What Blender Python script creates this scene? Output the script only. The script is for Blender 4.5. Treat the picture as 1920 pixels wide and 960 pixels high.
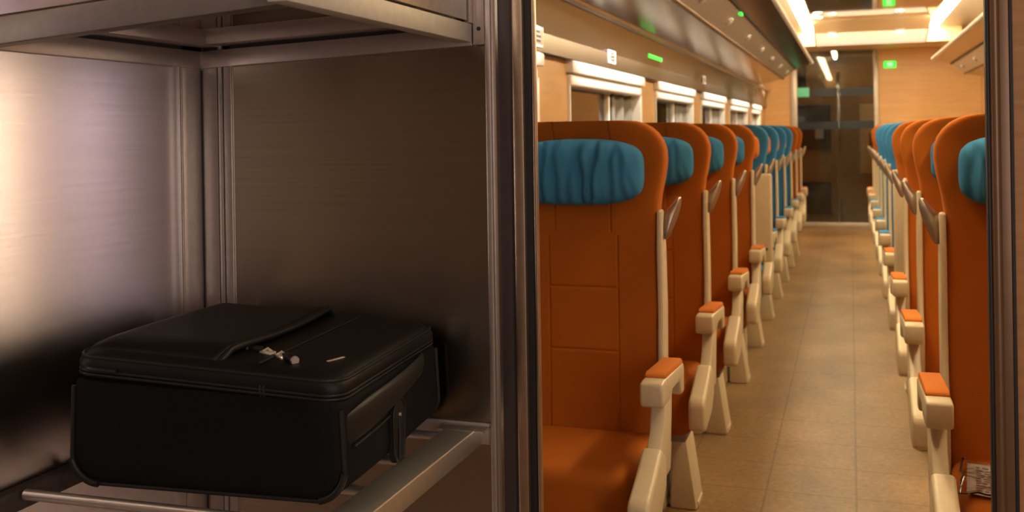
import bpy, bmesh, math, random
from mathutils import Vector, Matrix, noise
random.seed(7)
for o in list(bpy.data.objects): bpy.data.objects.remove(o)
SC = bpy.context.scene
COL = SC.collection

# ------------------------------------------------------------------ camera
cam = bpy.data.objects.new('camera', bpy.data.cameras.new('camera'))
COL.objects.link(cam)
cam.data.sensor_width = 36.0
cam.data.lens = 1867.0 / 1920 * 36
cam.data.shift_y = -(480 - 250) / 1920
cam.data.clip_start = 0.02
cam.location = (0, 0, 1.27)
YAW = 0.3278819
cam.rotation_euler = (Matrix.Rotation(YAW, 3, 'Z') @ Matrix.Rotation(math.pi / 2, 3, 'X')
                      @ Matrix.Rotation(-0.0156, 3, 'Z')).to_euler()
cam.data.dof.use_dof = True
cam.data.dof.focus_distance = 1.75
cam.data.dof.aperture_fstop = 6.3
SC.camera = cam

# ------------------------------------------------------------------ world, view
w = bpy.data.worlds.new('night'); SC.world = w; w.use_nodes = True
w.node_tree.nodes['Background'].inputs[0].default_value = (0.03, 0.028, 0.03, 1)
w.node_tree.nodes['Background'].inputs[1].default_value = 0.3
SC.view_settings.view_transform = 'Standard'
SC.view_settings.look = 'None'
SC.view_settings.gamma = 1
SC.view_settings.exposure = 0.0
SC.view_settings.use_curve_mapping = False

# ------------------------------------------------------------------ lamps
WARM = (1.0, 0.70, 0.40)
def area(name, loc, size, energy, color, rot=(0, 0, 0), size_y=None, spread=math.pi):
    l = bpy.data.lights.new(name, 'AREA'); l.energy = energy; l.color = color
    l.shape = 'RECTANGLE'; l.size = size; l.size_y = size_y or size; l.spread = spread
    o = bpy.data.objects.new(name, l); o.location = loc; o.rotation_euler = rot
    COL.objects.link(o); return o
LED_POWER = 46.0
area('vestibule_ceiling_light', (-0.35, 0.35, 2.30), 0.45, 4, (1.0, 0.82, 0.66))
area('vestibule_wall_lamp', (1.50, -0.26, 1.45), 1.5, 28, (1.0, 0.85, 0.74), rot=(0, math.pi / 2, 0), size_y=0.34)
area('platform_door_light', (1.50, -1.03, 1.45), 1.3, 10, (0.80, 0.74, 1.0), rot=(0, math.pi / 2, 0), size_y=0.09)
WINDOW_POWER = 3.2

# ------------------------------------------------------------------ materials
def new_mat(name):
    m = bpy.data.materials.new(name); m.use_nodes = True
    nt = m.node_tree
    return m, nt, nt.nodes['Principled BSDF']
def N(nt, t, **kw):
    n = nt.nodes.new(t)
    for k, v in kw.items(): setattr(n, k, v)
    return n
def coords(nt, scale=(1, 1, 1), kind='Object'):
    tc = N(nt, 'ShaderNodeTexCoord'); mp = N(nt, 'ShaderNodeMapping')
    mp.inputs['Scale'].default_value = scale
    nt.links.new(tc.outputs[kind], mp.inputs[0]); return mp.outputs[0]
def noise_tex(nt, vec, scale, detail=3, rough=0.5):
    n = N(nt, 'ShaderNodeTexNoise'); n.inputs['Scale'].default_value = scale
    n.inputs['Detail'].default_value = detail; n.inputs['Roughness'].default_value = rough
    nt.links.new(vec, n.inputs['Vector']); return n.outputs['Fac']
def ramp(nt, fac, stops):
    r = N(nt, 'ShaderNodeValToRGB'); el = r.color_ramp.elements
    el[0].position, el[0].color = stops[0][0], (*stops[0][1], 1)
    el[1].position, el[1].color = stops[-1][0], (*stops[-1][1], 1)
    for p, c in stops[1:-1]:
        e = el.new(p); e.color = (*c, 1)
    nt.links.new(fac, r.inputs[0]); return r.outputs[0]
def bump(nt, bs, height, strength, dist=0.01):
    b = N(nt, 'ShaderNodeBump'); b.inputs['Strength'].default_value = strength
    b.inputs['Distance'].default_value = dist
    nt.links.new(height, b.inputs['Height']); nt.links.new(b.outputs[0], bs.inputs['Normal']); return b
def mul(nt, a, b):
    m = N(nt, 'ShaderNodeMath', operation='MULTIPLY')
    for i, v in enumerate((a, b)):
        if isinstance(v, (int, float)): m.inputs[i].default_value = v
        else: nt.links.new(v, m.inputs[i])
    return m.outputs[0]

def brushed(name, col, rough=0.3, streak=(3, 3, 260), aniso=0.0, amount=0.12, strength=0.05):
    m, nt, bs = new_mat(name)
    v = coords(nt, streak); f = noise_tex(nt, v, 1.0, 4, 0.6)
    lo = tuple(c * (1 - amount) for c in col); hi = tuple(min(1, c * (1 + amount)) for c in col)
    nt.links.new(ramp(nt, f, [(0.3, lo), (0.7, hi)]), bs.inputs['Base Color'])
    bs.inputs['Metallic'].default_value = 1; bs.inputs['Roughness'].default_value = rough
    if aniso:
        bs.inputs['Anisotropic'].default_value = aniso
        t = N(nt, 'ShaderNodeTangent'); t.direction_type = 'RADIAL'; t.axis = 'Z'
        bs.inputs['Anisotropic Rotation'].default_value = 0.25
        nt.links.new(t.outputs[0], bs.inputs['Tangent'])
    bump(nt, bs, f, strength, 0.002)
    return m
def plain(name, col, rough=0.5, metal=0.0, nscale=30, amount=0.06, bstr=0.03, spec=0.5):
    m, nt, bs = new_mat(name)
    f = noise_tex(nt, coords(nt), nscale, 4)
    lo = tuple(c * (1 - amount) for c in col); hi = tuple(min(1, c * (1 + amount)) for c in col)
    nt.links.new(ramp(nt, f, [(0.3, lo), (0.7, hi)]), bs.inputs['Base Color'])
    bs.inputs['Roughness'].default_value = rough; bs.inputs['Metallic'].default_value = metal
    bs.inputs['Specular IOR Level'].default_value = spec
    bump(nt, bs, f, bstr, 0.003)
    return m
def fabric(name, col, weave=700, amount=0.10, big=5, rough=0.9, sheen=0.25, spec=0.15):
    m, nt, bs = new_mat(name)
    c0 = coords(nt)
    fine = noise_tex(nt, c0, weave, 2); large = noise_tex(nt, c0, big, 3)
    mix = N(nt, 'ShaderNodeMath', operation='ADD')
    nt.links.new(mul(nt, fine, 0.5), mix.inputs[0]); nt.links.new(mul(nt, large, 0.5), mix.inputs[1])
    lo = tuple(c * (1 - amount) for c in col); hi = tuple(min(1, c * (1 + amount)) for c in col)
    nt.links.new(ramp(nt, mix.outputs[0], [(0.35, lo), (0.65, hi)]), bs.inputs['Base Color'])
    bs.inputs['Roughness'].default_value = rough
    bs.inputs['Sheen Weight'].default_value = sheen
    bs.inputs['Sheen Tint'].default_value = (*col, 1)
    bs.inputs['Specular IOR Level'].default_value = spec
    bump(nt, bs, fine, 0.15, 0.002)
    return m
def wood(name, a, b, scale=(4, 4, 40), rough=0.35, spec=0.5):
    m, nt, bs = new_mat(name)
    f = noise_tex(nt, coords(nt, scale), 1.2, 5, 0.6)
    nt.links.new(ramp(nt, f, [(0.25, a), (0.5, tuple((x + y) / 2 for x, y in zip(a, b))), (0.75, b)]), bs.inputs['Base Color'])
    bs.inputs['Roughness'].default_value = rough; bs.inputs['Specular IOR Level'].default_value = spec
    bump(nt, bs, f, 0.04, 0.002)
    return m
def emit(name, col, strength):
    m, nt, bs = new_mat(name)
    bs.inputs['Base Color'].default_value = (*[min(1, c) for c in col], 1)
    bs.inputs['Emission Color'].default_value = (*col, 1)
    bs.inputs['Emission Strength'].default_value = strength
    return m

M = {}
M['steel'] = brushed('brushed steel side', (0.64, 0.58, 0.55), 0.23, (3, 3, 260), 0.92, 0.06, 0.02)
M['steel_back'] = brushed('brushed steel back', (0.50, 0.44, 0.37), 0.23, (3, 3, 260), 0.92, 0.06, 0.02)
M['steel_frame'] = plain('satin steel frame', (0.50, 0.44, 0.40), 0.42, 0.85, 60)
M['steel_rail'] = plain('satin aluminium rail', (0.62, 0.60, 0.55), 0.36, 0.9, 60)
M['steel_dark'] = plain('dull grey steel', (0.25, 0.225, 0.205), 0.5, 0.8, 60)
M['steel_satin'] = plain('satin pale steel', (0.50, 0.48, 0.42), 0.62, 0.55, 60)
M['polished'] = brushed('polished bronze steel', (0.25, 0.195, 0.15), 0.19, (6, 1.2, 30), 0, 0.10, 0.02)
M['mirror'] = plain('mirror ceiling', (0.78, 0.70, 0.60), 0.05, 1.0, 8, 0.03, 0.003)
M['band'] = brushed('satin metal band', (0.28, 0.25, 0.215), 0.27, (200, 2, 200), 0, 0.05, 0.01)
M['rack_face'] = plain('pale grey rack paint', (0.46, 0.42, 0.36), 0.35, 0.35, 20)
M['lamp_face'] = plain('pale silver paint', (0.60, 0.585, 0.56), 0.32, 0.5, 20)
M['rear_wall'] = plain('olive brown wall laminate', (0.21, 0.17, 0.115), 0.5, 0.0, 20)
M['edge_bronze'] = brushed('polished edge bronze', (0.36, 0.275, 0.20), 0.2, (6, 1.2, 30), 0, 0.10, 0.02)
M['bronze'] = plain('dark bronze metal', (0.17, 0.095, 0.048), 0.4, 0.35, 40)
M['bronze_bright'] = plain('bright bronze metal', (0.48, 0.37, 0.27), 0.36, 0.95, 40)
M['bronze_mid'] = plain('brushed bronze handle', (0.33, 0.26, 0.20), 0.34, 0.8, 40)
M['rubber'] = plain('black rubber', (0.012, 0.011, 0.011), 0.55, 0, 50)
M['brown_rubber'] = plain('dark brown metal', (0.06, 0.048, 0.045), 0.45, 0.4, 50)
M['wood'] = wood('beech laminate', (0.60, 0.36, 0.15), (0.72, 0.46, 0.21), (3, 3, 30))
M['wood_dark'] = wood('teak laminate', (0.34, 0.165, 0.06), (0.45, 0.235, 0.09), (3, 3, 60))
M['white'] = plain('white lacquer', (0.86, 0.83, 0.76), 0.4, 0, 40, 0.02)
M['cream'] = plain('cream plastic', (0.54, 0.445, 0.285), 0.38, 0, 60, 0.04)
M['grey_plastic'] = plain('grey plastic', (0.20, 0.18, 0.14), 0.5, 0, 60)
M['curtain'] = fabric('grey curtain', (0.19, 0.175, 0.15))
M['orange'] = fabric('orange upholstery', (0.37, 0.099, 0.010))
M['orange_pad'] = fabric('orange arm pad', (0.50, 0.15, 0.025))
M['blue'] = fabric('blue upholstery', (0.04, 0.19, 0.38))
M['teal'] = fabric('teal headrest cloth', (0.036, 0.165, 0.30), 500, 0.12)
M['case'] = fabric('black ballistic nylon', (0.0045, 0.0045, 0.0043), 900, 0.2, 8, 0.8, 0.0, 0.14)
M['case_panel'] = fabric('black nylon panel', (0.005, 0.0052, 0.0049), 900, 0.2, 8, 0.5, 0.0, 0.22)
M['leather'] = plain('black leather', (0.010, 0.009, 0.008), 0.48, 0, 90, 0.1, 0.15, 0.3)
M['piping'] = plain('black piping', (0.010, 0.0095, 0.009), 0.5, 0, 90, 0.06, 0.03, 0.3)
M['nickel'] = plain('nickel', (0.78, 0.70, 0.58), 0.34, 0.7, 80)
M['led'] = emit('warm led', (1.0, 0.79, 0.49), LED_POWER)
M['bulb'] = emit('warm bulb', (1.0, 0.84, 0.60), 25)
M['green_led'] = emit('green led', (0.04, 1.0, 0.08), 1.1)
M['green_led_pale'] = emit('pale green led', (0.55, 1.0, 0.6), 1.3)
M['green_sign'] = emit('green exit sign', (0.22, 0.62, 0.28), 0.9)
M['glow'] = emit('cream cove panel', (1.0, 0.84, 0.60), 0.85)
M['tube_light'] = emit('tube lamp', (1.0, 0.88, 0.66), 15)
M['paper'] = plain('printed paper', (0.86, 0.84, 0.80), 0.8, 0, 40)
M['ink'] = plain('printing ink', (0.05, 0.05, 0.055), 0.7, 0, 40)
M['film'] = plain('dark blue film', (0.004, 0.014, 0.026), 0.4, 0, 20)
M['bulk'] = wood('pale wood bulkhead', (0.80, 0.64, 0.42), (0.86, 0.71, 0.49), (1.5, 12, 12))
def glass_mat(name, tint, rough=0.01):
    m, nt, bs = new_mat(name)
    f = noise_tex(nt, coords(nt), 2, 2)
    nt.links.new(ramp(nt, f, [(0, tint), (1, tuple(c * 0.97 for c in tint))]), bs.inputs['Base Color'])
    bs.inputs['Transmission Weight'].default_value = 1; bs.inputs['Roughness'].default_value = rough
    bs.inputs['IOR'].default_value = 1.5
    return m
M['glass'] = glass_mat('tinted door glass', (0.72, 0.78, 0.74))
M['window_glass'] = glass_mat('night window glass', (0.5, 0.5, 0.5))
M['wrapper'] = glass_mat('clear plastic wrapper', (0.95, 0.95, 0.95), 0.08)

# floor: mottled sheet with square joints and broad random tone patches
def floor_mat():
    m, nt, bs = new_mat('mottled vinyl floor')
    v = coords(nt)
    n1 = noise_tex(nt, v, 48, 5, 0.75); n2 = noise_tex(nt, coords(nt, (1, 0.6, 1)), 2.6, 4, 0.6)
    base = ramp(nt, n2, [(0.3, (0.175, 0.105, 0.041)), (0.7, (0.335, 0.205, 0.085))])
    spk = ramp(nt, n1, [(0.3, (0.58, 0.56, 0.54)), (0.7, (1.24, 1.22, 1.2))])
    mx = N(nt, 'ShaderNodeMix', data_type='RGBA', blend_type='MULTIPLY'); mx.inputs[0].default_value = 1
    nt.links.new(base, mx.inputs[6]); nt.links.new(spk, mx.inputs[7])
    br = N(nt, 'ShaderNodeTexBrick'); br.offset = 0
    br.inputs['Scale'].default_value = 1; br.inputs['Mortar Size'].default_value = 0.004
    br.inputs['Brick Width'].default_value = 0.30; br.inputs['Row Height'].default_value = 0.30
    br.inputs['Color1'].default_value = br.inputs['Color2'].default_value = (1, 1, 1, 1)
    br.inputs['Mortar'].default_value = (0.60, 0.60, 0.62, 1)
    nt.links.new(v, br.inputs['Vector'])
    m2 = N(nt, 'ShaderNodeMix', data_type='RGBA', blend_type='MULTIPLY'); m2.inputs[0].default_value = 1
    nt.links.new(mx.outputs[2], m2.inputs[6]); nt.links.new(br.outputs['Color'], m2.inputs[7])
    nt.links.new(m2.outputs[2], bs.inputs['Base Color'])
    bs.inputs['Roughness'].default_value = 0.42
    bump(nt, bs, n1, 0.04, 0.002)
    return m
M['floor'] = floor_mat()

# upholstery with stitched seams (object coordinates of the seat)
def seam_fabric(name, col):
    m = fabric(name, col); nt = m.node_tree; bs = nt.nodes['Principled BSDF']
    tc = N(nt, 'ShaderNodeTexCoord'); sp = N(nt, 'ShaderNodeSeparateXYZ'); nt.links.new(tc.outputs['Object'], sp.inputs[0])
    def near(out, val, wdt):
        a = N(nt, 'ShaderNodeMath', operation='SUBTRACT'); nt.links.new(out, a.inputs[0]); a.inputs[1].default_value = val
        b = N(nt, 'ShaderNodeMath', operation='ABSOLUTE'); nt.links.new(a.outputs[0], b.inputs[0])
        r = N(nt, 'ShaderNodeMapRange', interpolation_type='SMOOTHSTEP')
        r.inputs['From Min'].default_value = 0; r.inputs['From Max'].default_value = wdt
        nt.links.new(b.outputs[0], r.inputs['Value']); return r.outputs[0]
    ax = N(nt, 'ShaderNodeMath', operation='ABSOLUTE'); nt.links.new(sp.outputs['X'], ax.inputs[0])
    z = sp.outputs['Z']
    inner = N(nt, 'ShaderNodeMath', operation='GREATER_THAN'); nt.links.new(ax.outputs[0], inner.inputs[0]); inner.inputs[1].default_value = 0.098
    def gated(v, gate):
        x = N(nt, 'ShaderNodeMath', operation='MAXIMUM'); nt.links.new(v, x.inputs[0]); nt.links.new(gate, x.inputs[1]); return x.outputs[0]
    low = N(nt, 'ShaderNodeMath', operation='GREATER_THAN'); nt.links.new(z, low.inputs[0]); low.inputs[1].default_value = 0.99
    high = N(nt, 'ShaderNodeMath', operation='LESS_THAN'); nt.links.new(z, high.inputs[0]); high.inputs[1].default_value = 1.0
    hs = [gated(near(z, zz, 0.006), inner.outputs[0]) for zz in (0.849, 0.679)]
    vs = [gated(near(ax.outputs[0], 0.096, 0.005), low.outputs[0]), gated(near(ax.outputs[0], 0.078, 0.005), high.outputs[0])]
    cur = hs[0]
    for h in hs[1:] + vs:
        x = N(nt, 'ShaderNodeMath', operation='MINIMUM'); nt.links.new(cur, x.inputs[0]); nt.links.new(h, x.inputs[1]); cur = x.outputs[0]
    b0 = [n for n in nt.nodes if n.type == 'BUMP'][0]
    b = N(nt, 'ShaderNodeBump'); b.inputs['Strength'].default_value = 0.6; b.inputs['Distance'].default_value = 0.006
    nt.links.new(cur, b.inputs['Height']); nt.links.new(b0.outputs[0], b.inputs['Normal'])
    nt.links.new(b.outputs[0], bs.inputs['Normal'])
    return m
M['orange_back'] = seam_fabric('orange stitched upholstery', (0.37, 0.099, 0.010))
M['blue_back'] = seam_fabric('blue stitched upholstery', (0.04, 0.19, 0.38))

# ------------------------------------------------------------------ mesh helpers
class MB:
    def __init__(s): s.bm = bmesh.new()
    def _merge(s, t, bevel=0, seg=2, angle=30):
        bmesh.ops.recalc_face_normals(t, faces=t.faces)
        if bevel:
            ed = [e for e in t.edges if len(e.link_faces) == 2 and e.calc_face_angle(0) > math.radians(angle)]
            bmesh.ops.bevel(t, geom=ed, offset=bevel, segments=seg, profile=0.5, affect='EDGES', clamp_overlap=True)
        me = bpy.data.meshes.new('t'); t.to_mesh(me); t.free(); s.bm.from_mesh(me); bpy.data.meshes.remove(me)
        return s
    def box(s, x0, x1, y0, y1, z0, z1, bevel=0, seg=2, mat=None):
        t = bmesh.new()
        v = [t.verts.new((x, y, z)) for x in (x0, x1) for y in (y0, y1) for z in (z0, z1)]
        for f in ((0, 1, 3, 2), (4, 6, 7, 5), (0, 4, 5, 1), (2, 3, 7, 6), (0, 2, 6, 4), (1, 5, 7, 3)):
            t.faces.new([v[i] for i in f])
        if mat: bmesh.ops.transform(t, matrix=mat, verts=t.verts)
        return s._merge(t, bevel, seg)
    def hexa(s, p, bevel=0):
        t = bmesh.new(); v = [t.verts.new(q) for q in p]
        for f in ((0, 1, 2, 3), (4, 7, 6, 5), (0, 4, 5, 1), (1, 5, 6, 2), (2, 6, 7, 3), (3, 7, 4, 0)):
            t.faces.new([v[i] for i in f])
        return s._merge(t, bevel)
    def beam(s, a, b, n, wdt, h, bevel=0):
        # box from point a to b; a,b = lower edge nearest; n = horizontal direction of the width, h = height
        a, b, n = Vector(a), Vector(b), Vector(n) * wdt; up = Vector((0, 0, h))
        return s.hexa([a, b, b + n, a + n, a + up, b + up, b + n + up, a + n + up], bevel)
    def prism(s, pts, axis, a0, a1, bevel=0, seg=2):
        def P(p, a):
            return {'x': (a, p[0], p[1]), 'y': (p[0], a, p[1]), 'z': (p[0], p[1], a)}[axis]
        t = bmesh.new()
        A = [t.verts.new(P(p, a0)) for p in pts]; B = [t.verts.new(P(p, a1)) for p in pts]
        t.faces.new(A); t.faces.new(B[::-1]); n = len(pts)
        for i in range(n): t.faces.new((A[i], B[i], B[(i + 1) % n], A[(i + 1) % n]))
        return s._merge(t, bevel, seg)
    def loft(s, rings, cap=True, closed=False):
        t = bmesh.new(); R = [[t.verts.new(p) for p in r] for r in rings]; n = len(R[0])
        m = len(R)
        for i in range(m if closed else m - 1):
            a, b = R[i], R[(i + 1) % m]
            for j in range(n): t.faces.new((a[j], a[(j + 1) % n], b[(j + 1) % n], b[j]))
        if cap and not closed: t.faces.new(R[0]); t.faces.new(R[-1][::-1])
        return s._merge(t)
    def tube(s, path, r, seg=10, closed=False):
        P = [Vector(p) for p in path]; rings = []; n = len(P); up = None
        for i in range(n):
            if closed: d = P[(i + 1) % n] - P[i - 1]
            else: d = P[min(i + 1, n - 1)] - P[max(i - 1, 0)]
            d.normalize()
            if up is None:
                up = Vector((0, 0, 1)) if abs(d.z) < 0.9 else Vector((1, 0, 0))
            u = up - d * up.dot(d); u.normalize(); v = d.cross(u); up = u
            rr = r[i] if isinstance(r, (list, tuple)) else r
            rings.append([P[i] + u * rr * math.cos(2 * math.pi * k / seg) + v * rr * math.sin(2 * math.pi * k / seg) for k in range(seg)])
        return s.loft(rings, True, closed)
    def cyl(s, c, d, r, h, seg=16):
        c, d = Vector(c), Vector(d).normalized()
        return s.tube([c, c + d * h], r, seg)
    def grid(s, fn, nu, nv):
        t = bmesh.new(); V = [[t.verts.new(fn(i / nu, j / nv)) for j in range(nv + 1)] for i in range(nu + 1)]
        for i in range(nu):
            for j in range(nv): t.faces.new((V[i][j], V[i + 1][j], V[i + 1][j + 1], V[i][j + 1]))
        me = bpy.data.meshes.new('t'); t.to_mesh(me); t.free(); s.bm.from_mesh(me); bpy.data.meshes.remove(me)
        return s
    def build(s, name, mat, parent=None, label=None, angle=40):
        me = bpy.data.meshes.new(name); s.bm.to_mesh(me); s.bm.free()
        for p in me.polygons: p.use_smooth = True
        me.set_sharp_from_angle(angle=math.radians(angle))
        me.materials.append(M[mat] if isinstance(mat, str) else mat)
        o = bpy.data.objects.new(name, me); COL.objects.link(o)
        if parent: o.parent = parent
        if label: o['label'] = label
        return o
def tag(o, label, cat, group=None):
    o['label'] = label; o['category'] = cat
    if group: o['group'] = group
    return o
def struct(o, label=None):
    o['kind'] = 'structure'
    if label: o['label'] = label
    return o
def empty(name, loc=(0, 0, 0), rz=0):
    o = bpy.data.objects.new(name, None); o.location = loc; o.rotation_euler = (0, 0, rz)
    o.empty_display_size = 0.1; COL.objects.link(o); return o
def copy_tree(o, parent=None):
    c = o.copy(); COL.objects.link(c)
    if parent: c.parent = parent
    for ch in list(o.children): copy_tree(ch, c)
    return c
def rrect(x0, x1, y0, y1, r, n=6):
    out = []
    for cx, cy, a in ((x1 - r, y1 - r, 0), (x0 + r, y1 - r, 90), (x0 + r, y0 + r, 180), (x1 - r, y0 + r, 270)):
        for k in range(n + 1):
            t = math.radians(a + 90 * k / n); out.append((cx + r * math.cos(t), cy + r * math.sin(t)))
    return out

# ================================================================== STRUCTURE
YP = 1.75            # plane of the vestibule partition
YE = 13.5            # end wall
XL, XR = -1.07, 1.53
CX = 0.23
ZC = 2.46
struct(MB().box(-1.6, 1.8, -1.4, YE + 2.2, -0.05, 0).build('floor', 'floor'), 'tan mottled vinyl floor with square joints')
# ceiling: mirror panel between two light coves, painted sides
struct(MB().box(CX - 0.615, CX + 0.615, YP + 0.08, 11.8, ZC, ZC + 0.04).build('ceiling', 'mirror'), 'mirror-polished ceiling panel')
struct(MB().box(XL - 0.1, CX - 0.75, YP + 0.08, YE, ZC - 0.02, ZC + 0.04)
       .box(CX + 0.75, XR + 0.1, YP + 0.08, YE, ZC - 0.02, ZC + 0.04)
       .box(CX - 0.78, CX + 0.78, 11.8, YE, ZC + 0.02, ZC + 0.06).build('ceiling', 'rack_face'), 'pale ceiling panels beside the light coves')
struct(MB().box(-1.6, 1.8, -1.4, YP + 0.08, 2.36, ZC + 0.04).build('ceiling', 'wood'), 'vestibule ceiling')
# curved pale bulkhead where the ceiling drops to the end wall
pts = []
for k in range(9):
    a = k / 8; pts.append((11.5 + (12.54 - 11.5) * a, ZC - 0.19 * (1 - math.cos(a * math.pi)) / 2 - 0.002))
pts += [(12.54, 2.5), (11.5, 2.5)]
struct(MB().prism(pts, 'x', CX - 0.62, CX + 0.62).box(CX - 1.0, CX + 1.0, 12.545, YE - 0.005, 2.268, 2.5).build('trim_1', 'bulk'), 'pale wood bulkhead below the ceiling at the far end')

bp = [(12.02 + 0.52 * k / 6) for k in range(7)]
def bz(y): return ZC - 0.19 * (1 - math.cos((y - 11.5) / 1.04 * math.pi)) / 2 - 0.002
glow = MB().prism([(y, bz(y) - 0.002) for y in bp] + [(y, bz(y) - 0.007) for y in bp[::-1]], 'x', CX - 0.60, CX + 0.60).build('bulkhead_glow', 'glow')  # glowing sheet added so the lower bulkhead looks lit; not a lamp
tag(glow, 'added glowing sheet across the pale bulkhead at the far ceiling end', 'ceiling light')

# left saloon wall with window openings
WIN = [(1.98, 3.43), (3.84, 5.29), (5.70, 7.15), (7.56, 9.01), (9.42, 11.1), (11.5, 12.7)]
ZS, ZT = 0.78, 1.56
mb = MB().box(XL - 0.12, XL, YP + 0.08, YE, 0, ZS)
ys = [YP + 0.08] + [v for p in WIN for v in p] + [YE]
for i in range(0, len(ys), 2): mb.box(XL - 0.12, XL, ys[i], ys[i + 1], ZS, ZT)
mb.box(XL - 0.12, XL, YP + 0.08, YE, ZT, ZC)
struct(mb.build('wall_left', 'wood'), 'beech laminate side wall of the saloon')
struct(MB().box(XR, XR + 0.1, -1.4, YE + 2.2, 0, ZC).build('wall_right', 'wood'))
# end wall around the glass door
DL, DR, DH = -0.655, 0.285, 2.268
struct(MB().box(XL - 0.1, DL - 0.085, YE, YE + 0.06, 0, ZC).box(DR + 0.057, XR, YE, YE + 0.06, 0, ZC)
       .box(DL - 0.085, DR + 0.057, YE, YE + 0.06, DH, ZC).build('wall_far', 'wood'), 'beech laminate end wall')
d = struct(empty('door_1', (0, 0, 0)), 'dark glass saloon door at the far end')
MB().box(DL, DR, YE + 0.03, YE + 0.042, 0.03, DH).build('glass_pane', 'glass', d)
MB().box(DL - 0.085, DL, YE - 0.03, YE + 0.05, 0, DH, 0.008).build('door_frame', 'rack_face', d)
MB().box(DR, DR + 0.057, YE - 0.03, YE + 0.05, 0, DH, 0.008).build('door_frame', 'rack_face', d)
MB().box(DL - 0.05, DR + 0.05, YE - 0.035, YE + 0.06, 0, 0.055, 0.008).build('threshold', 'rack_face', d)
MB().box(DL + 0.19, DR, YE + 0.018, YE + 0.027, 1.69, 1.79).build('film_stripe', 'film', d)
MB().box(DL, DR, YE + 0.018, YE + 0.027, 1.26, 1.36).build('film_stripe', 'film', d)
MB().box(-0.17, -0.12, YE + 0.0, YE + 0.05, 0.05, 2.0, 0.006).build('door_stile', 'glass', d, 'greenish glass edge of the sliding leaf')
# room beyond the glass
struct(MB().box(-1.3, 1.55, YE + 2.1, YE + 2.2, 0, ZC).build('wall_far', 'wood_dark'))
struct(MB().box(-1.3, -1.2, YE, YE + 2.2, 0, ZC).build('wall_left', 'wood_dark'))
struct(MB().box(-1.3, 1.6, YE + 0.06, YE + 2.2, ZC - 0.05, ZC).build('ceiling', 'brown_rubber'))

# metal band over the windows
BAND = [(XL + 0.002, 1.556), (XL + 0.022, 1.552), (XL + 0.028, 1.560), (XL + 0.0285, 1.60), (XL + 0.0285, 1.630), (XL + 0.022, 1.634), (XL + 0.030, 1.70), (XL + 0.052, 1.785), (XL + 0.002, 1.79)]
struct(MB().prism(BAND, 'y', YP + 0.09, YE - 0.01).build('trim_2', 'band', angle=25), 'satin metal band above the left windows')
struct(MB().tube([(XL + 0.062, YP + 0.09, 1.782), (XL + 0.062, YE - 0.01, 1.782)], 0.016, 12).build('trim_4', 'steel_rail'), 'bright metal bead between window band and rack')

# ------------------------------------------------------------------ windows
for i, (a, b) in enumerate(WIN):
    wi = struct(empty('window_%d' % (i + 1), (XL, (a + b) / 2, ZS)))
    wi['label'] = ['window partly hidden behind the door post', 'largest saloon window, nearest the door post', 'second saloon window from the post',
                   'third saloon window from the post', 'fourth saloon window from the post', 'small last saloon window by the end wall'][i]
    L = (b - a); y0, y1 = -L / 2, L / 2; T = ZT - ZS
    ymul = y0 + 0.60 * L
    f = MB()
    f.box(-0.10, 0.012, y1 - 0.05, y1, 0, T - 0.09, 0.006).box(-0.10, 0.012, y0, y0 + 0.012, 0, T - 0.09, 0.003)
    f.box(-0.062, -0.030, ymul - 0.026, ymul + 0.004, 0, T - 0.09, 0.004).box(-0.10, 0.03, y0, y1, 0, 0.03, 0.006)
    fr = f.build('window_frame', 'white', wi)
    MB().box(-0.10, 0.030, y0 - 0.015, y1 + 0.01, T - 0.052, T - 0.002, 0.008).build('head_trim', 'white', wi)
    MB().box(-0.08, 0.018, y0, y1 - 0.03, T - 0.105, T - 0.056, 0.012, 3).build('blind_cassette', 'white', wi)
    MB().box(-0.062, -0.054, y0, y1, 0, T - 0.05).build('pane', 'window_glass', wi)
    # pleated curtain drawn to the far side
    c = MB()
    def cur(u, v, s=1): 
        y = ymul + 0.02 + u * (y1 - 0.055 - ymul - 0.02)
        return (XL - 0.034 + 0.014 * math.sin(u * 5 * math.pi + 0.6) , (a + b) / 2 + y, ZS + 0.035 + v * (T - 0.14))
    c.grid(cur, 48, 2)
    co = c.build('curtain', 'curtain')
    sm = co.modifiers.new('thickness', 'SOLIDIFY'); sm.thickness = 0.003
    tag(co, ['grey curtain hanging in the window behind the door post', 'grey curtain in the large window nearest the door post',
             'grey curtain in the second window from the post', 'grey curtain in the third window from the post',
             'grey curtain in the fourth window from the post', 'grey curtain in the small window by the end wall'][i], 'curtain', 'grey window curtains')
    area('window_head_fill', (XL + 0.15, (a + b) / 2, 1.73), 0.05, WINDOW_POWER * L, (1.0, 0.92, 0.80), rot=(0, math.radians(42), 0), size_y=L * 0.9, spread=math.radians(75))  # added lamp without a fixture, whitens the window heads
struct(MB().box(XL - 0.5, XL - 0.45, 0, YE + 2, 0, 2.4).build('wall_outside', 'rubber'), 'dark night outside the windows')

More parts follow.
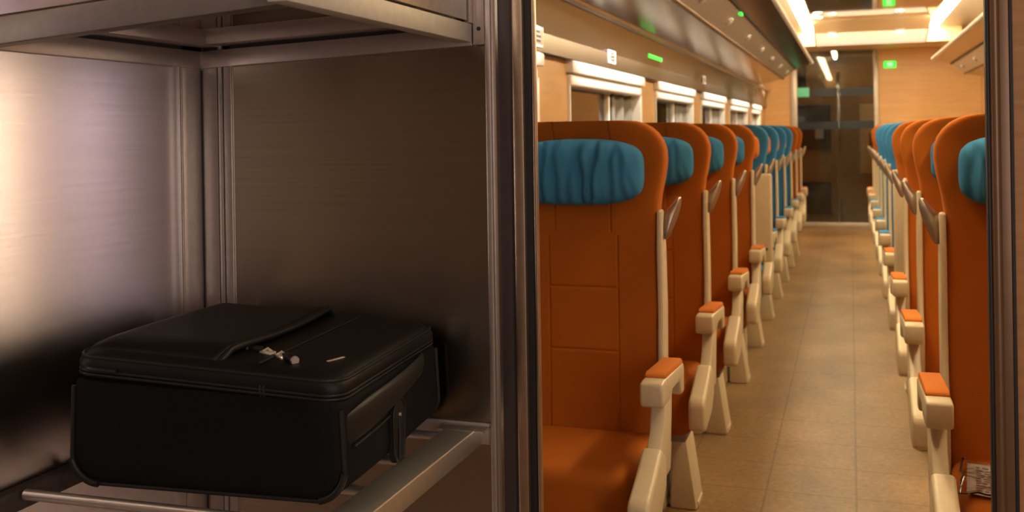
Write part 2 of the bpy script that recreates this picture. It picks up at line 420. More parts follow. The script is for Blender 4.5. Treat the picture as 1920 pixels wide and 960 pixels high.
# ------------------------------------------------------------------ overhead racks
def overhead(name, label, sx, y0, y1):
    r = empty(name, (CX, y0, 1.8)); tag(r, label, 'luggage rack')
    def X(x): return (x - CX) * sx
    def Zr(z): return z - 1.8
    L = y1 - y0
    def sec(pts, a=0, b=L): return [(X(x), Zr(z)) for x, z in pts]
    MB().prism(sec([(-1.02, 1.782), (-0.730, 1.850), (-0.730, 1.865), (-1.02, 1.80)]), 'y', 0, L).build('underside_panel', 'polished', r)
    MB().prism(sec([(-0.726, 1.853), (-0.596, 1.950), (-0.596, 1.967), (-0.726, 1.873)]), 'y', 0, L).build('lamp_panel', 'lamp_face', r)
    MB().prism(sec([(-0.590, 1.962), (-0.412, 2.018), (-0.412, 2.034), (-0.590, 1.98)]), 'y', 0, L).build('edge_panel', 'edge_bronze', r)
    MB().box(min(X(-0.602), X(-0.582)), max(X(-0.602), X(-0.582)), 0, L, Zr(1.952), Zr(1.968), 0.002).build('seam_shade', 'rubber', r)  # black bar standing in for the shade in the gap between panels
    pth = [(X(-0.41), 0, Zr(2.025)), (X(-0.41), L - 0.05, Zr(2.025)), (X(-0.405), L - 0.015, Zr(2.025)), (X(-0.43), L + 0.004, Zr(2.015))]
    MB().tube(pth, 0.016, 12).build('edge_rail', 'white', r)
    MB().tube([(X(-0.732), 0, Zr(1.851)), (X(-0.732), L, Zr(1.851))], 0.013, 10).build('lower_rail', 'bronze', r)
    MB().box(min(X(-1.2), X(-0.45)), max(X(-1.2), X(-0.42)), 0, L, Zr(2.04), Zr(2.05)).build('rack_floor', 'rack_face', r)
    # reading lamps
    for k in range(9):
        y = 0.75 + k * 1.1
        if y > L - 0.3: break
        c = ((X(-0.66)), y, Zr(1.902)); nrm = Vector((0.60 * sx, 0, -0.80))
        q = MB().cyl(Vector(c) - nrm * 0.004, nrm, 0.028, 0.016, 20).build('reading_lamp', 'steel_rail', r)
        MB().cyl(Vector(c) + nrm * 0.0125, nrm, 0.016, 0.004, 16).build('lens', 'white', q)
    return r
overhead('overhead_rack', 'polished overhead luggage rack along the left wall above the windows', 1, YP + 0.1, 11.9)
overhead('overhead_rack', 'overhead luggage rack above the right-hand seats', -1, YP + 0.1, 11.9)

# light coves
for sx, lab in ((-1, 'glowing light strip in the ceiling left of the aisle'), (1, 'glowing light strip in the ceiling right of the aisle')):
    x = CX + sx * 0.685
    t = empty('light_strip', (x, YP + 0.1, ZC)); tag(t, lab, 'ceiling light')
    L = 12.54 - YP - 0.1
    MB().box(-0.055, 0.055, 0, L, -0.026, -0.004, 0.008).build('diffuser', 'led', t)
    MB().box(-0.065, 0.065, 0, L, -0.006, 0.03, 0.003).build('housing', 'white', t)
for x, y, z, lab in ((-0.31, 10.95, ZC, 'round ceiling spotlight just before the pale bulkhead'), (-0.18, 12.0, 2.365, 'round spotlight on the left of the pale bulkhead'),
                     (0.54, 12.0, 2.365, 'round spotlight on the right of the pale bulkhead')):
    s = empty('spotlight', (x, y, z)); tag(s, lab, 'ceiling light')
    area('spotlight_beam', (x, y, z - 0.035), 0.06, 4, (1.0, 0.80, 0.52))
    MB().cyl((0, 0, -0.02), (0, 0, 1), 0.055, 0.03, 24).build('rim', 'white', s)
    MB().cyl((0, 0, -0.026), (0, 0, 1), 0.043, 0.008, 24).build('lens', 'bulb', s)

# ================================================================== PARTITION, DOOR POST, JAMB
XC = -1.275          # rack corner
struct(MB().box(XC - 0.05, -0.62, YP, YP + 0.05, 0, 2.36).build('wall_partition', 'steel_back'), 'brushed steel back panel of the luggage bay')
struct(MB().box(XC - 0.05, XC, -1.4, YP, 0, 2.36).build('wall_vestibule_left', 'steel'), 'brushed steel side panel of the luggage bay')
struct(MB().box(-0.66, XR, YP, YP + 0.08, 2.12, 2.36).build('wall_partition', 'wood_dark'))
struct(MB().box(0.2435, XR, YP, YP + 0.08, 0, 2.12).build('wall_partition', 'wood_dark'), 'teak laminate partition right of the doorway')
struct(MB().box(-1.4, 1.8, -1.45, -1.35, 0, 2.36).build('wall_vestibule_rear', 'rear_wall'))
H2 = 2.12
post = struct(empty('door_2', (0, 0, 0)), 'saloon doorway between luggage bay and teak partition')
YB = 1.766
MB().box(-0.642, -0.630, 1.735, YB, 0, H2, 0.003).build('metal_edge', 'steel_frame', post)
MB().box(-0.631, -0.619, 1.752, YB, 0, H2).build('rubber_seal', 'rubber', post)
MB().box(-0.621, -0.589, 1.747, YB, 0, H2, 0.004).build('brown_channel', 'brown_rubber', post)
MB().box(-0.590, -0.5685, 1.738, YB, 0, H2, 0.004).build('post_face', 'bronze_bright', post, 'pale bronze face of the door post')
MB().box(-0.570, -0.5505, 1.747, YB, 0, H2, 0.004).build('rubber_seal', 'rubber', post)
MB().box(-0.5525, -0.5465, 1.742, 1.757, 0, H2, 0.002).build('metal_edge', 'bronze_bright', post)
MB().box(0.2050, 0.2095, 1.742, YB, 0, H2, 0.0015).build('rubber_seal', 'rubber', post)
MB().tube([(0.2175, 1.748, 0), (0.2175, 1.748, H2)], 0.0085, 20).build('jamb_tube', 'bronze', post)
MB().box(0.2085, 0.2415, 1.749, YB, 0, H2, 0.003).build('jamb', 'bronze', post)
MB().box(0.240, 0.2445, 1.747, 1.80, 0, H2).build('rubber_seal', 'rubber', post)

# ================================================================== LUGGAGE BAY
rk = UP = empty('luggage_shelf', (-0.97, 1.45, 0)); tag(UP, 'upper steel luggage shelf seen from below, above the black suitcase', 'luggage shelf')
LOW = empty('luggage_shelf', (-0.97, 1.45, 0)); tag(LOW, 'lower steel tube shelf that the black suitcase lies on', 'luggage shelf')
CP = struct(empty('trim_3', (-0.97, 1.45, 0)), 'steel corner trim of the luggage bay')
O = Vector((-0.97, 1.45, 0))
def V(x, y, z): return Vector((x, y, z)) - O
def rb(a, b, n, wdt, h, name, mat, bev=0.002):
    return MB().beam(V(*a), V(*b), n, wdt, h, bev).build(name, mat, rk)
# corner post: side flange, back flange, strips
MB().box(*sum(([a - b, c - b] for a, c, b in ((XC, XC + 0.004, O.x), (1.682, 1.75, O.y), (0, 1.9, 0))), []), 0.001).build('corner_post', 'steel_frame', CP)
MB().box(XC + 0.004 - O.x, XC + 0.042 - O.x, 1.745 - O.y, 1.75 - O.y, 0, 1.9, 0.001).build('corner_post', 'steel_frame', CP)
MB().box(XC + 0.001 - O.x, XC + 0.006 - O.x, 1.7425 - O.y, 1.7485 - O.y, 0, 1.41).build('corner_seam', 'rubber', CP)
MB().box(XC + 0.046 - O.x, XC + 0.055 - O.x, 1.742 - O.y, 1.75 - O.y, 0, 1.9, 0.001).build('cover_strip', 'steel_rail', CP)
MB().box(XC + 0.058 - O.x, XC + 0.075 - O.x, 1.744 - O.y, 1.75 - O.y, 0, 1.9, 0.001).build('cover_strip', 'steel_frame', CP)
# upper shelf frame
rb((-0.668, 1.095, 1.441), (-0.668, 1.748, 1.441), (-1, 0, 0), 0.03, 0.035, 'upper_aisle_beam', 'steel_satin')
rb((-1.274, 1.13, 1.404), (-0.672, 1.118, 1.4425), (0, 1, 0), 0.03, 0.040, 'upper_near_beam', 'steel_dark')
rb((XC + 0.001, 1.14, 1.413), (XC + 0.001, 1.748, 1.413), (1, 0, 0), 0.006, 0.036, 'upper_side_beam', 'steel_frame')
rb((XC, 1.748, 1.413), (-0.668, 1.748, 1.4352), (0, -1, 0), 0.010, 0.036, 'upper_back_beam', 'steel_frame')
rb((XC + 0.001, 1.14, 1.456), (XC + 0.001, 1.748, 1.456), (1, 0, 0), 0.05, 0.032, 'upper_ledge', 'steel_frame')
rb((XC, 1.748, 1.456), (-0.69, 1.748, 1.478), (0, -1, 0), 0.05, 0.032, 'upper_ledge', 'steel_frame')
# plates closing the upper bay
MB().box(-0.672 - O.x, -0.668 - O.x, 1.12 - O.y, 1.715 - O.y, 1.480, 1.95, 0.001).build('upper_side_plate', 'steel_rail', rk)
MB().box(-0.676 - O.x, -0.664 - O.x, 1.722 - O.y, 1.746 - O.y, 1.476, 1.95, 0.002).build('upper_post', 'steel_frame', rk)
MB().hexa([V(-1.274, 1.135, 1.448), V(-0.675, 1.123, 1.486), V(-0.675, 1.127, 1.486), V(-1.274, 1.139, 1.448),
           V(-1.274, 1.135, 1.95), V(-0.675, 1.123, 1.95), V(-0.675, 1.127, 1.95), V(-1.274, 1.139, 1.95)]).build('upper_front_plate', 'steel', rk)
br = MB().box(-0.666 - O.x, -0.6425 - O.x, 1.738 - O.y, 1.75 - O.y, 1.436, 1.95, 0.002).build('bracket_plate', 'steel_frame', rk)
MB().cyl(V(-0.6535, 1.7385, 1.466), (0, -1, 0), 0.004, 0.002, 12).build('screw', 'rubber', br)
MB().box(XC + 0.0005 - O.x, XC + 0.004 - O.x, 1.16 - O.y, 1.746 - O.y, 1.4485, 1.4565).build('gap_shade', 'rubber', rk)  # black strip painted in as the shade of the side slot
MB().hexa([V(XC + 0.01, 1.7495, 1.4490), V(-0.80, 1.7495, 1.4660), V(-0.80, 1.744, 1.4660), V(XC + 0.01, 1.744, 1.4490),
           V(XC + 0.01, 1.7495, 1.4560), V(-0.80, 1.7495, 1.4740), V(-0.80, 1.744, 1.4740), V(XC + 0.01, 1.744, 1.4560)]).build('gap_shade', 'rubber', rk)  # same for the back slot: its shade drawn as a black strip
# lower shelf
rk = LOW
ZSH = 0.725
b_ = MB(); b_.prism([(-0.662 - O.x, ZSH - 0.036), (-0.662 - O.x, ZSH), (-0.722 - O.x, ZSH), (-0.722 - O.x, ZSH - 0.005), (-0.668 - O.x, ZSH - 0.005), (-0.668 - O.x, ZSH - 0.036)], 'y', 0.98 - O.y, 1.742 - O.y, 0.0015)
rl = b_.build('lower_aisle_rail', 'steel_rail', LOW)
MB().tube([(-0.6622 - O.x, 0.98 - O.y, ZSH - 0.0005), (-0.6622 - O.x, 1.742 - O.y, ZSH - 0.0005)], 0.0017, 8).build('rail_highlight', 'nickel', rl, 'bright bead in place of the rail edge highlight')  # bead added to draw the highlight along the rail corner
rb((XC, 1.748, ZSH - 0.036), (-0.643, 1.748, ZSH - 0.036), (0, -1, 0), 0.006, 0.040, 'lower_back_rail', 'steel_frame')
rb((XC + 0.001, 0.98, ZSH - 0.040), (XC + 0.001, 1.748, ZSH - 0.040), (1, 0, 0), 0.022, 0.034, 'lower_side_rail', 'brown_rubber')
MB().box(-0.735 - O.x, -0.643 - O.x, 1.70 - O.y, 1.748 - O.y, ZSH - 0.003, ZSH + 0.001, 0.001).build('corner_gusset', 'steel_rail', LOW)
for k in range(5):
    y = 1.10 + 0.147 * k
    MB().tube([V(-1.235, y - 0.015, ZSH - 0.010), V(-0.674, y + 0.012, ZSH - 0.0135)], 0.0085, 14).build('shelf_tube', 'steel_rail', LOW)
MB().box(XC + 0.004 - O.x, -0.66 - O.x, 1.2 - O.y, 1.746 - O.y, 0.12, 0.15, 0.004).build('base_shelf', 'steel_frame', LOW)

# ------------------------------------------------------------------ suitcase
W2, D2, HB = 0.229, 0.222, 0.152
sc = empty('suitcase', (-0.957, 1.497, ZSH + 0.003), math.radians(4.5))
tag(sc, 'black soft-sided suitcase lying flat on the tube shelf of the steel rack', 'suitcase')
def tilt(x): return 0.015 * (0.5 - x / (2 * W2))
def xz_profile(inset, n=8):
    # rounded outline of the case seen from the front, bulging a little at the sides
    x0, x1, z0, z1 = -W2 + inset, W2 - inset, inset, HB
    out = []
    r = 0.045 - inset * 0.6
    for cx, cz, a, rr in ((x1 - 0.012, z1 - 0.012, 0, 0.012), (x0 + 0.012, z1 - 0.012, 90, 0.012), (x0 + r, z0 + r, 180, r), (x1 - r, z0 + r, 270, r)):
        for k in range(n + 1):
            t = math.radians(a + 90 * k / n)
            x, z = cx + rr * math.cos(t), cz + rr * math.sin(t)
            out.append((x, z))
    res = []
    for x, z in out:
        g = math.sin(math.pi * min(1, max(0, z / HB)))
        res.append((x * (1 + 0.030 * g - 0.006 * (z / HB)), z + (tilt(x) if z > HB * 0.5 else 0)))
    return res
rings = []
for inset, y in ((0.05, -D2 + 0.001), (0.02, -D2 - 0.001), (0.008, -D2 + 0.003), (0.0, -D2 + 0.014), (-0.002, -0.08), (-0.002, 0.08), (0.0, D2 - 0.02), (0.02, D2 - 0.003), (0.05, D2)):
    rings.append([(x, y, max(z, 0.0)) for x, z in xz_profile(inset)])
MB().loft(rings).build('body', 'case', sc, angle=60)
for y in (-D2 + 0.006, D2 - 0.008):
    MB().tube([(x, y, max(z, 0.0036)) for x, z in xz_profile(0.002)[17:] + xz_profile(0.002)[:1]], 0.0038, 8).build('piping', 'piping', sc)
# lid
def lid_ring(inset, z, r=0.05):
    return [(x, y, z + tilt(x) * 1.6) for x, y in rrect(-W2 + inset, W2 - inset, -D2 + inset, D2 - inset, r, 8)]
MB().loft([lid_ring(0.010, HB - 0.010, 0.03), lid_ring(0.004, HB - 0.004, 0.03), lid_ring(0.004, HB + 0.002, 0.03), lid_ring(0.000, HB + 0.006, 0.034), lid_ring(-0.001, HB + 0.018, 0.036), lid_ring(0.002, HB + 0.027, 0.038), lid_ring(0.010, HB + 0.034, 0.04), lid_ring(0.026, HB + 0.038, 0.04),
           lid_ring(0.07, HB + 0.040, 0.04), lid_ring(0.13, HB + 0.040, 0.02)]).build('lid', 'case_panel', sc, angle=60)
for z, nm in ((HB + 0.001, 'zip_tape'), (HB + 0.007, 'zip_tape')):
    MB().tube(lid_ring(0.001, z, 0.034), 0.0026, 8, True).build(nm, 'piping', sc)
MB().tube(lid_ring(0.003, HB + 0.028, 0.038), 0.003, 8, True).build('lid_piping', 'piping', sc)
# raised pocket over the left part of the lid
zt = HB + 0.039
def pocket(u, v):
    x = -W2 + 0.016 + u * (W2 + 0.008); y = -D2 + 0.018 + v * (2 * D2 - 0.036)
    e = min(1, u / 0.10, (1 - v) / 0.08, v / 0.10)
    z = zt + tilt(x) * 1.6 - 0.012 + 0.017 * max(0, e) ** 0.6 + 0.006 * u * u * max(0, e) + 0.003 * math.sin(u * 3 + v * 4) * max(0, e)
    x += 0.010 * math.sin(v * math.pi) * u - 0.012 * u * (1 - v) ** 4
    return (x, y, z)
pk = MB().grid(pocket, 24, 24).build('front_pocket', 'case_panel', sc, angle=70)
so = pk.modifiers.new('thickness', 'SOLIDIFY'); so.thickness = 0.006; so.offset = 1
# pocket mouth roll and zip
mouth = [Vector(pocket(1.0, v / 12)) + Vector((0.004, 0, 0.002)) for v in range(13)]
MB().tube(mouth, 0.006, 10).build('pocket_edge', 'leather', sc)
seam = [(0.088, -D2 + 0.02 + v / 12 * (2 * D2 - 0.06), zt + 0.0015 + tilt(0.088) * 1.6) for v in range(13)]
MB().tube(seam, 0.0022, 8).build('panel_seam', 'piping', sc)
fl = [(0.100, -D2 + 0.002, HB + 0.002), (0.100, -D2 - 0.0005, HB + 0.014), (0.100, -D2 + 0.004, HB + 0.03)]
MB().tube(fl, 0.002, 8).tube([(x + 0.006, y, z) for x, y, z in fl], 0.002, 8).build('zip_end', 'leather', sc)
# zip pulls
def pull(x, y, z, a, big):
    p = MB().box(-0.013, 0.013, -0.0075, 0.0075, 0, 0.007, 0.0025, mat=Matrix.Translation((x, y, z)) @ Matrix.Rotation(a, 4, 'Z')).tube([(x - 0.008, y, z + 0.006), (x, y, z + 0.011), (x + 0.008, y, z + 0.006)], 0.002, 8).build('zip_slider', 'nickel', sc)
    dx, dy = math.cos(a), math.sin(a)
    q = MB().tube([(x + dx * t, y + dy * t, z + 0.009 - 0.12 * t) for t in (0.006, 0.012, 0.016, 0.034, 0.040)], [0.0025, 0.003, 0.0062, 0.0075, 0.0065], 12).build('zip_tag', 'leather', p)
    MB().tube([(x + dx * t, y + dy * t, z + 0.009 - 0.12 * t) for t in (0.039, 0.044)], 0.0066, 12).build('tag_end', 'nickel', q)
    return p
pull(0.068, -D2 + 0.085, zt + 0.006, math.radians(160), 1)
pull(0.100, -D2 + 0.070, zt + 0.005, math.radians(-35), 1)
# little metal bar badge
MB().box(-0.018, 0.018, -0.0022, 0.0022, 0, 0.0022, 0.0008, mat=Matrix.Translation((0.182, -D2 + 0.09, zt + 0.0022)) @ Matrix.Rotation(math.radians(68), 4, 'Z')).build('metal_badge', 'nickel', sc)
# side grip handle on the right face
hp = [(W2 - 0.004, -D2 + 0.012, 0.104), (W2 + 0.004, -D2 + 0.03, 0.108), (W2 + 0.009, -D2 + 0.08, 0.114), (W2 + 0.012, -D2 + 0.17, 0.122), (W2 + 0.012, -D2 + 0.24, 0.128), (W2 + 0.009, -D2 + 0.31, 0.134), (W2 + 0.003, -D2 + 0.345, 0.137)]
rings = []
for i, (x, y, z) in enumerate(hp):
    h = (0.020, 0.024, 0.026, 0.022, 0.019, 0.017, 0.014)[i]; t = (0.003, 0.005, 0.007, 0.009, 0.010, 0.009, 0.005)[i]
    rings.append([(x + t * math.cos(2 * math.pi * k / 16) ** 1 , y, z + h * math.sin(2 * math.pi * k / 16)) for k in range(16)])
hd = MB().loft(rings).build('side_handle', 'leather', sc, 'black leather grip on the right face')
MB().tube([(W2 + 0.008, y, 0.08 + 0.022 * (y + D2) / 0.35 - 0.006 * math.sin((y + D2) * 9)) for y in [-D2 + 0.03 + 0.03 * k for k in range(8)]], 0.0022, 8).build('handle_stitching', 'piping', sc)
# hanging strap tongue with stitched rim and rivet
def tongue(r, zb, n=10):
    top = [(-0.018 + r * math.cos(math.pi * k / n), 0.080 + r * math.sin(math.pi * k / n)) for k in range(n + 1)]
    return [(-0.018 + r * 0.72, zb)] + top + [(-0.018 - r * 0.95, zb + 0.02), (-0.018 - r * 0.55, zb)]
MB().prism(tongue(0.027, 0.003), 'x', W2 + 0.002, W2 + 0.013, 0.003).build('strap_tongue', 'leather', sc)
tg = tongue(0.0265, 0.006)
MB().tube([(W2 + 0.013, y, z) for y, z in tg], 0.0025, 8).build('strap_rim', 'piping', sc)
MB().tube([(W2 + 0.013, -0.018, 0.078), (W2 + 0.0145, -0.020, 0.045), (W2 + 0.0145, -0.024, 0.008)], 0.0032, 8).build('strap_ridge', 'leather', sc)
MB().cyl((W2 + 0.012, -0.018, 0.080), (1, 0, 0), 0.003, 0.004, 10).build('rivet', 'nickel', sc)
# moulded corner guard at the lower left and the light corner trim at the lid
MB().tube([(x, -D2 + 0.002, z + 0.002) for x, z in xz_profile(0.002)[19:27]], 0.0055, 10).build('corner_guard', 'leather', sc)
MB().tube([(x, -D2 + 0.003, z + 0.002) for x, z in xz_profile(0.002)[28:36]], 0.0055, 10).build('corner_guard', 'leather', sc)
MB().tube(lid_ring(-0.0005, HB + 0.010)[17:27] + [(-W2 + 0.085, -D2 - 0.001, HB + 0.010 + tilt(-0.15) * 1.6)], 0.0042, 8).build('corner_trim', 'leather', sc)

# ================================================================== SEATS
def superell(n, k, tot):
    t = 2 * math.pi * k / tot; c, s_ = math.cos(t), math.sin(t)
    return math.copysign(abs(c) ** (2 / n), c), math.copysign(abs(s_) ** (2 / n), s_)
FOLDS = [(-0.155, 0.1, .007), (-0.125, -0.25, .009), (-0.088, 0.15, .006), (-0.05, -0.1, .005), (0.02, -0.12, .010), (0.05, 0.35, .008), (-0.01, 0.3, .004), (0.10, 0.1, .004), (0.125, -0.2, .003)]
def make_seat(col, pil, sx):
    """one seat facing -Y; sx = +1 when the aisle is on its +X side"""
    r = empty('train_seat')
    back, pad = ('orange_back', 'orange_pad') if col == 'orange' else ('blue_back', 'blue')
    Lv = [(0.40, .198), (0.41, .205), (0.48, .207), (0.65, .210), (0.85, .210), (1.0, .207), (1.06, .207), (1.10, .212), (1.15, .223), (1.19, .229), (1.22, .2285),
          (1.245, .221), (1.265, .208), (1.28, .192), (1.291, .172), (1.298, .15), (1.30, .12)]
    rings = []; K = 72
    for z, wd in Lv:
        t = 0.10 if z < 1.19 else 0.10 - 0.02 * (z - 1.19) / 0.11
        if z > 1.295: t *= 0.75
        yf = 0.012 * math.sin((z - 0.4) / 0.9 * math.pi)
        ring = []
        for k in range(K):
            cx_, sy_ = superell(6, k, K)
            x = cx_ * wd; y = yf + t / 2 + sy_ * t / 2
            if sy_ < 0:
                q = min(1, abs(x) / wd)
                dish = 0.016 if z < 1.06 else 0.016 + 0.016 * min(1, (z - 1.06) / 0.08)
                if z > 1.24: dish *= max(0, (1.30 - z) / 0.06)
                y += dish * (1 - q ** 3)
            ring.append((x, y, z))
        rings.append(ring)
    MB().loft(rings).build('backrest', back, r, angle=70)
    # cushion
    t = MB().box(-0.207, 0.207, -0.335, 0.03, 0.30, 0.472, 0.038, 5)
    t.build('cushion', 'orange' if col == 'orange' else 'blue', r, angle=70)
    # head pillow with gathered cloth
    def pil_fn(u, v):
        a = 2 * math.pi * u; b = math.pi * (v - 0.5)
        n = 0.62
        P = lambda c: math.copysign(abs(c) ** n, c)
        x = 0.180 * math.copysign(abs(math.sin(b)) ** 0.8, math.sin(b)); cr = abs(math.cos(b)) ** 0.46
        y = -0.022 + 0.060 * cr * P(math.sin(a)); z = 1.164 + 0.088 * cr * P(math.cos(a))
        y += 0.02 * (x / 0.18) ** 2 * -0.3
        wr = noise.noise(Vector((x * 26, z * 4, 3.1))) + 0.6 * noise.noise(Vector((x * 55 + z * 18, z * 6, 7)))
        if y < 0:
            y += 0.004 * wr
            for fx, sl, am in FOLDS:
                d_ = (x - fx - 0.45 * sl * (z - 1.16) - 0.003 * math.sin(z * 60 + fx * 90)) / 0.009
                am *= 1.5; y += am * math.exp(-d_ * d_) - 0.5 * am * math.exp(-((d_ - 1.9) ** 2))
        return (x, y, z)
    p = MB().grid(pil_fn, 64, 150)
    bmesh.ops.remove_doubles(p.bm, verts=p.bm.verts, dist=0.0004); bmesh.ops.recalc_face_normals(p.bm, faces=p.bm.faces)
    p.build('head_pillow', pil, r, 'teal gathered head pillow' if pil == 'teal' else 'orange head pillow', angle=80)
    def xs(a, b): return (min(a * sx, b * sx), max(a * sx, b * sx))
    # cream side frame following the back
    x0, x1 = xs(0.205, 0.221)
    MB().prism([(0.045, 1.062), (0.015, 1.06), (0.006, 0.95), (0.012, 0.80), (0.004, 0.66), (-0.02, 0.60), (-0.01, 0.40), (0.075, 0.40), (0.075, 0.62), (0.085, 0.80), (0.075, 0.95)], 'x', x0, x1, 0.006).build('side_frame', 'cream', r)
    # bronze grab handle: a leaf-shaped shell flaring outward and up
    rings = []
    for (z, xa, xb, th, yc) in ((0.984, .231, .239, .005, .030), (0.994, .2285, .245, .009, .032), (1.012, .227, .252, .012, .036), (1.030, .226, .259, .013, .040), (1.046, .227, .264, .013, .044),
                                (1.056, .233, .267, .012, .047), (1.066, .243, .270, .010, .050), (1.078, .2525, .272, .009, .054), (1.088, .259, .272, .007, .057), (1.094, .263, .270, .004, .059)):
        rings.append([(sx * ((xa + xb) / 2 - 0.009 + 1.15 * (xb - xa) / 2 * math.cos(2 * math.pi * k / 20)), yc + th * math.sin(2 * math.pi * k / 20) + 0.008 * math.cos(2 * math.pi * k / 20) ** 2, z) for k in range(20)])
    MB().loft(rings).build('grab_handle', 'bronze_mid', r, angle=70)
    # arm rest
    x0, x1 = xs(0.225, 0.280)
    ar = MB().prism([(-0.33, 0.632), (-0.336, 0.648), (-0.336, 0.690), (-0.30, 0.692), (-0.04, 0.676), (-0.03, 0.665), (-0.035, 0.60), (-0.075, 0.60), (-0.10, 0.640), (-0.20, 0.645), (-0.235, 0.628)], 'x', x0, x1, 0.009, 3).build('armrest', 'cream', r)
    x0, x1 = xs(0.2275, 0.2775)
    MB().prism([(-0.285, 0.689), (-0.285, 0.698), (-0.27, 0.703), (-0.05, 0.688), (-0.034, 0.678), (-0.04, 0.668)], 'x', x0, x1, 0.005).build('arm_pad', pad, ar)
    x0, x1 = xs(0.231, 0.266)
    MB().prism([(-0.225, 0.64), (-0.13, 0.65), (-0.145, 0.56), (-0.17, 0.44), (-0.33, 0.44), (-0.30, 0.52), (-0.255, 0.56)], 'x', x0, x1, 0.006).build('arm_post', 'cream', r)
    x0, x1 = xs(0.220, 0.270)
    MB().prism([(-0.475, 0.445), (-0.462, 0.462), (-0.36, 0.500), (-0.295, 0.530), (-0.245, 0.50), (-0.245, 0.43), (-0.31, 0.380), (-0.44, 0.358), (-0.475, 0.370)], 'x', x0, x1, 0.013, 3).build('side_panel', 'cream', r)
    # grey underframe and cream pedestal
    x0, x1 = xs(-0.19, 0.185)
    MB().box(x0, x1, -0.30, 0.04, 0.275, 0.325, 0.01).build('underframe', 'grey_plastic', r)
    pd = MB().prism([(sx * .100, 0), (sx * .190, 0), (sx * .150, 0.29), (sx * .112, 0.29)], 'y', -0.13, 0.02, 0.006)
    pd.prism([(sx * .035, 0), (sx * .088, 0), (sx * .085, 0.29), (sx * .045, 0.29)], 'y', -0.16, 0.03, 0.006)
    pd.box(*xs(0.03, 0.192), -0.10, 0.0, 0, 0.02, 0.004)
    pd.build('pedestal', 'cream', r)
    return r
ORD = ['nearest', 'second', 'third', 'fourth', 'fifth', 'sixth', 'seventh', 'eighth', 'ninth', 'tenth']
protos = {}
for side, sx, xc in (('left', 1, -0.695), ('right', -1, 0.421)):
    for k in range(10):
        col = 'blue' if 4 <= k <= 7 else 'orange'
        pil = 'orange_pad' if col == 'blue' else 'teal'
        key = (side, col)
        if key not in protos: protos[key] = s = make_seat(col, pil, sx)
        else: s = copy_tree(protos[key])
        s.location = (xc, 2.6 + 0.87 * k, 0)
        if k == 0:
            lab = ('big orange train seat with teal head pillow beside the bronze door post' if side == 'left'
                   else 'orange train seat with wrapped papers on its cushion, cut off by the right jamb')
        elif k == 9: lab = 'farthest orange train seat on the %s side of the aisle, tenth from the doorway' % side
        else: lab = '%s train seat, %s from the doorway on the %s side of the aisle' % (col, ORD[k], side)
        tag(s, lab, 'seat', 'train seats %s of the aisle' % side)

# folding tables standing on edge between rows
def table(xa, y, sx, label):
    t = empty('folding_table', (xa, y, 0)); tag(t, label, 'table', 'folded cream tables')
    def xs(a, b): return (min(a * sx, b * sx), max(a * sx, b * sx))
    x0, x1 = xs(0, 0.40)
    lf = MB().box(x0, x1, -0.03, 0.03, 0.56, 1.032, 0.012, 3).build('table_leaf', 'cream', t)
    x0, x1 = xs(-0.004, 0.002)
    MB().cyl((-0.003 * sx, -0.0, 0.63), (-sx, 0, 0), 0.008, 0.004, 12).build('latch_knob', 'rubber', lf)
    MB().cyl((0.03 * sx, -0.029, 0.63), (0, -1, 0), 0.008, 0.004, 12).build('latch_knob', 'rubber', lf)
    x0, x1 = xs(0.16, 0.22)
    MB().prism([(x0 - 0.02, 0), (x1 + 0.02, 0), (x1, 0.56), (x0, 0.56)], 'y', -0.022, 0.022, 0.006).build('table_leg', 'cream', t)
table(-0.405, 5.50, -1, 'cream folding table standing upright behind the left orange seats')
table(0.170, 4.60, 1, 'cream folding table standing upright between the right-hand seats')

# wrapped papers on the right seat
np_ = empty('wrapped_papers', (0.352, 2.425, 0.474), math.radians(-6)); tag(np_, 'printed white papers in clear plastic lying on the near right orange seat', 'papers')
def sheet(u, v, dz=0.0):
    x = (u - .5) * .235; y = (v - .5) * .20
    return (x, y, 0.006 + dz + 0.006 * (noise.noise(Vector((x * 14, y * 14, 1.5))) + 0.5))
pp = MB().grid(lambda u, v: sheet(u, v), 24, 20).build('paper_sheet', 'paper', np_)
pp.modifiers.new('thickness', 'SOLIDIFY').thickness = 0.002
ln = MB()
for i in range(11):
    v = 0.10 + i * 0.075
    u = 0.08
    while u < 0.9:
        w_ = random.uniform(0.03, 0.09)
        a, b = sheet(u, v, 0.0015), sheet(min(u + w_, .93), v, 0.0015)
        ln.beam((a[0], a[1], a[2]), (b[0], b[1], b[2]), (0, 1, 0), 0.0045, 0.0008); u += w_ + 0.025
ln.build('print_lines', 'ink', np_)
def wrapf(u, v):
    x = (u - .5) * .262; y = (v - .5) * .235
    e = max(abs(u - .5), abs(v - .5)) * 2
    n = noise.noise(Vector((x * 22, y * 22, 4))) * 0.5 + noise.noise(Vector((x * 50, y * 50, 9))) * 0.3
    return (x + 0.01 * n, y + 0.008 * n, 0.016 + 0.012 * n - 0.010 * max(0, e - 0.8) * 4 * 0.2)
wr = MB().grid(wrapf, 44, 36).build('plastic_wrapper', 'wrapper', np_, 'crumpled clear plastic')
wr.modifiers.new('thickness', 'SOLIDIFY').thickness = 0.0008

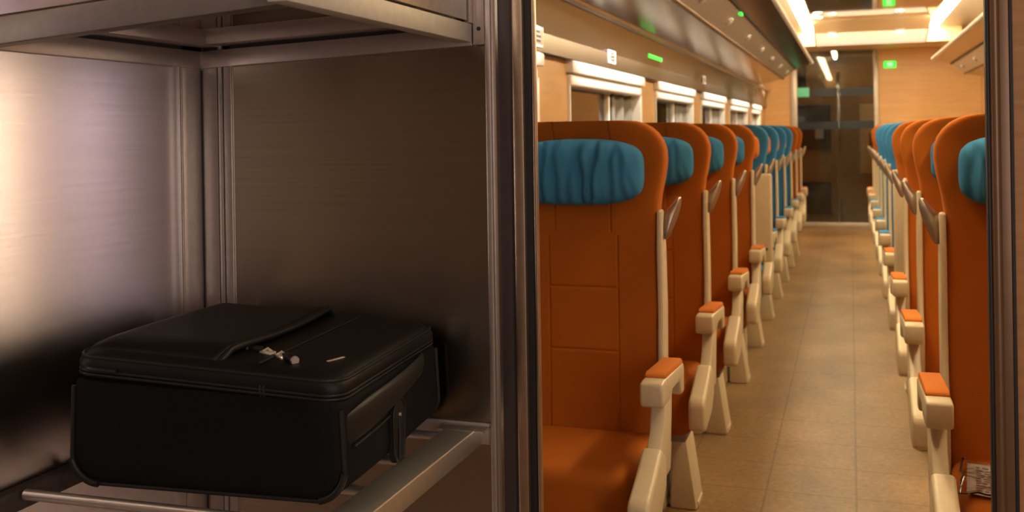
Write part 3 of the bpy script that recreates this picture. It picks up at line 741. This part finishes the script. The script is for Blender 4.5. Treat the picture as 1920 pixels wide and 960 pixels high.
# ------------------------------------------------------------------ small things on the walls
def display(loc, wdt, h, axis, label, glyph=True):
    d_ = empty('led_display', loc); tag(d_, label, 'display')
    if axis == 'y':
        MB().box(-wdt / 2, wdt / 2, -0.02, 0, -h / 2, h / 2, 0.004).build('display_face', 'green_led', d_)
        if glyph:
            g = MB()
            for x in (-0.018, 0.018):
                for z in (-0.02, 0, 0.02): g.box(x - 0.012, x + 0.012, -0.024, -0.019, z - 0.003, z + 0.003)
                for dx in (-0.012, 0.012): g.box(x + dx - 0.003, x + dx + 0.003, -0.024, -0.019, -0.02, 0.02)
            g.build('display_digits', 'green_led_pale', d_)
    else:
        MB().box(-0.006, 0.012, -wdt / 2, wdt / 2, -h / 2, h / 2, 0.003).build('display_face', 'green_led', d_)
    return d_
display((0.482, YE, 2.068), 0.145, 0.085, 'y', 'small green illuminated display on the beech end wall')
display((XL + 0.020, 5.6, 1.685), 0.40, 0.022, 'x', 'green lit strip on the metal band above the first window', False)
display((-0.600, 5.93, 1.950), 0.10, 0.026, 'x', 'small green lamp under the left overhead rack', False)
def plate(y, z, w_, h, label, mat='ink'):
    p = empty('number_plate', (XL + 0.028, y, z)); tag(p, label, 'sign', 'seat number plates')
    MB().box(0, 0.006, -w_ / 2, w_ / 2, -h / 2, h / 2, 0.002).build('plate_frame', 'white', p)
    MB().box(0.004, 0.0075, -w_ / 2 + 0.014, w_ / 2 - 0.014, -h / 2 + 0.012, h / 2 - 0.012).build('plate_face', 'steel_frame', p)
    g = MB()
    for dz, a, b in ((0.016, -0.03, 0.02), (0.0, -0.03, 0.035), (-0.016, -0.02, 0.03)):
        g.box(0.0065, 0.0085, a * w_ / 0.15, b * w_ / 0.15, dz - 0.004, dz + 0.004)
    g.build('plate_marks', mat, p)
plate(3.34, 1.61, 0.15, 0.075, 'dark-marked white plate on the metal band beside the door post')
plate(4.50, 1.615, 0.15, 0.06, 'white-framed seat plate on the metal band over the large window')
plate(7.56, 1.65, 0.15, 0.06, 'white-framed seat plate on the metal band over the third window')
hk = empty('coat_hook', (XL + 0.05, 12.1, 1.70)); tag(hk, 'dark coat hook at the far end of the left metal band', 'hook')
MB().box(0, 0.012, -0.03, 0.03, -0.05, 0.05, 0.004).build('hook_plate', 'bronze', hk)
MB().tube([(0.01, 0, 0.03), (0.04, 0, 0.02), (0.055, 0, -0.02), (0.04, 0, -0.05)], 0.008, 10).build('hook', 'bronze', hk)
# beyond the glass door
ex = empty('exit_sign', (-0.60, YE + 0.30, 1.755)); tag(ex, 'pale green exit sign behind the glass door at left', 'sign')
MB().box(-0.085, 0.085, 0, 0.03, -0.06, 0.06, 0.004).build('sign_face', 'green_sign', ex)
MB().box(-0.05, 0.05, 0.005, 0.02, 0.06, 0.65, 0.003).build('sign_hanger', 'brown_rubber', ex)
tl = empty('tube_lamp', (-0.20, YE + 0.3, 2.30)); tag(tl, 'bright tube lamp on the ceiling beyond the glass door', 'ceiling light')
MB().tube([(0, 0, 0), (0, 1.5, 0)], 0.025, 12).build('lamp_tube', 'tube_light', tl)
MB().box(-0.04, 0.04, 0, 1.5, 0.02, 0.112, 0.004).build('lamp_housing', 'white', tl)
cb = empty('wall_cabinet', (-0.50, YE + 2.1, 0)); tag(cb, 'dark cabinet with a pale notice beyond the glass door', 'cabinet')
MB().box(-0.25, 0.22, -0.30, 0, 0, 0.48, 0.01).build('lower_box', 'brown_rubber', cb)
MB().box(-0.25, 0.22, -0.10, 0, 0.95, 1.62, 0.01).build('dark_panel', 'brown_rubber', cb)
MB().box(0.0, 0.12, -0.108, -0.099, 1.12, 1.30).build('notice', 'rack_face', cb)
pb = empty('notice_panel', (0.35, YE + 2.1, 0.0)); tag(pb, 'yellowish wood panel in the space beyond the glass door', 'panel')
MB().box(-0.22, 0.22, -0.04, 0, 0.6, 1.62, 0.008).build('panel_board', 'wood', pb)
MB().box(-0.10, 0.0, -0.05, -0.035, 1.0, 1.2, 0.003).build('panel_handle', 'bronze', pb)
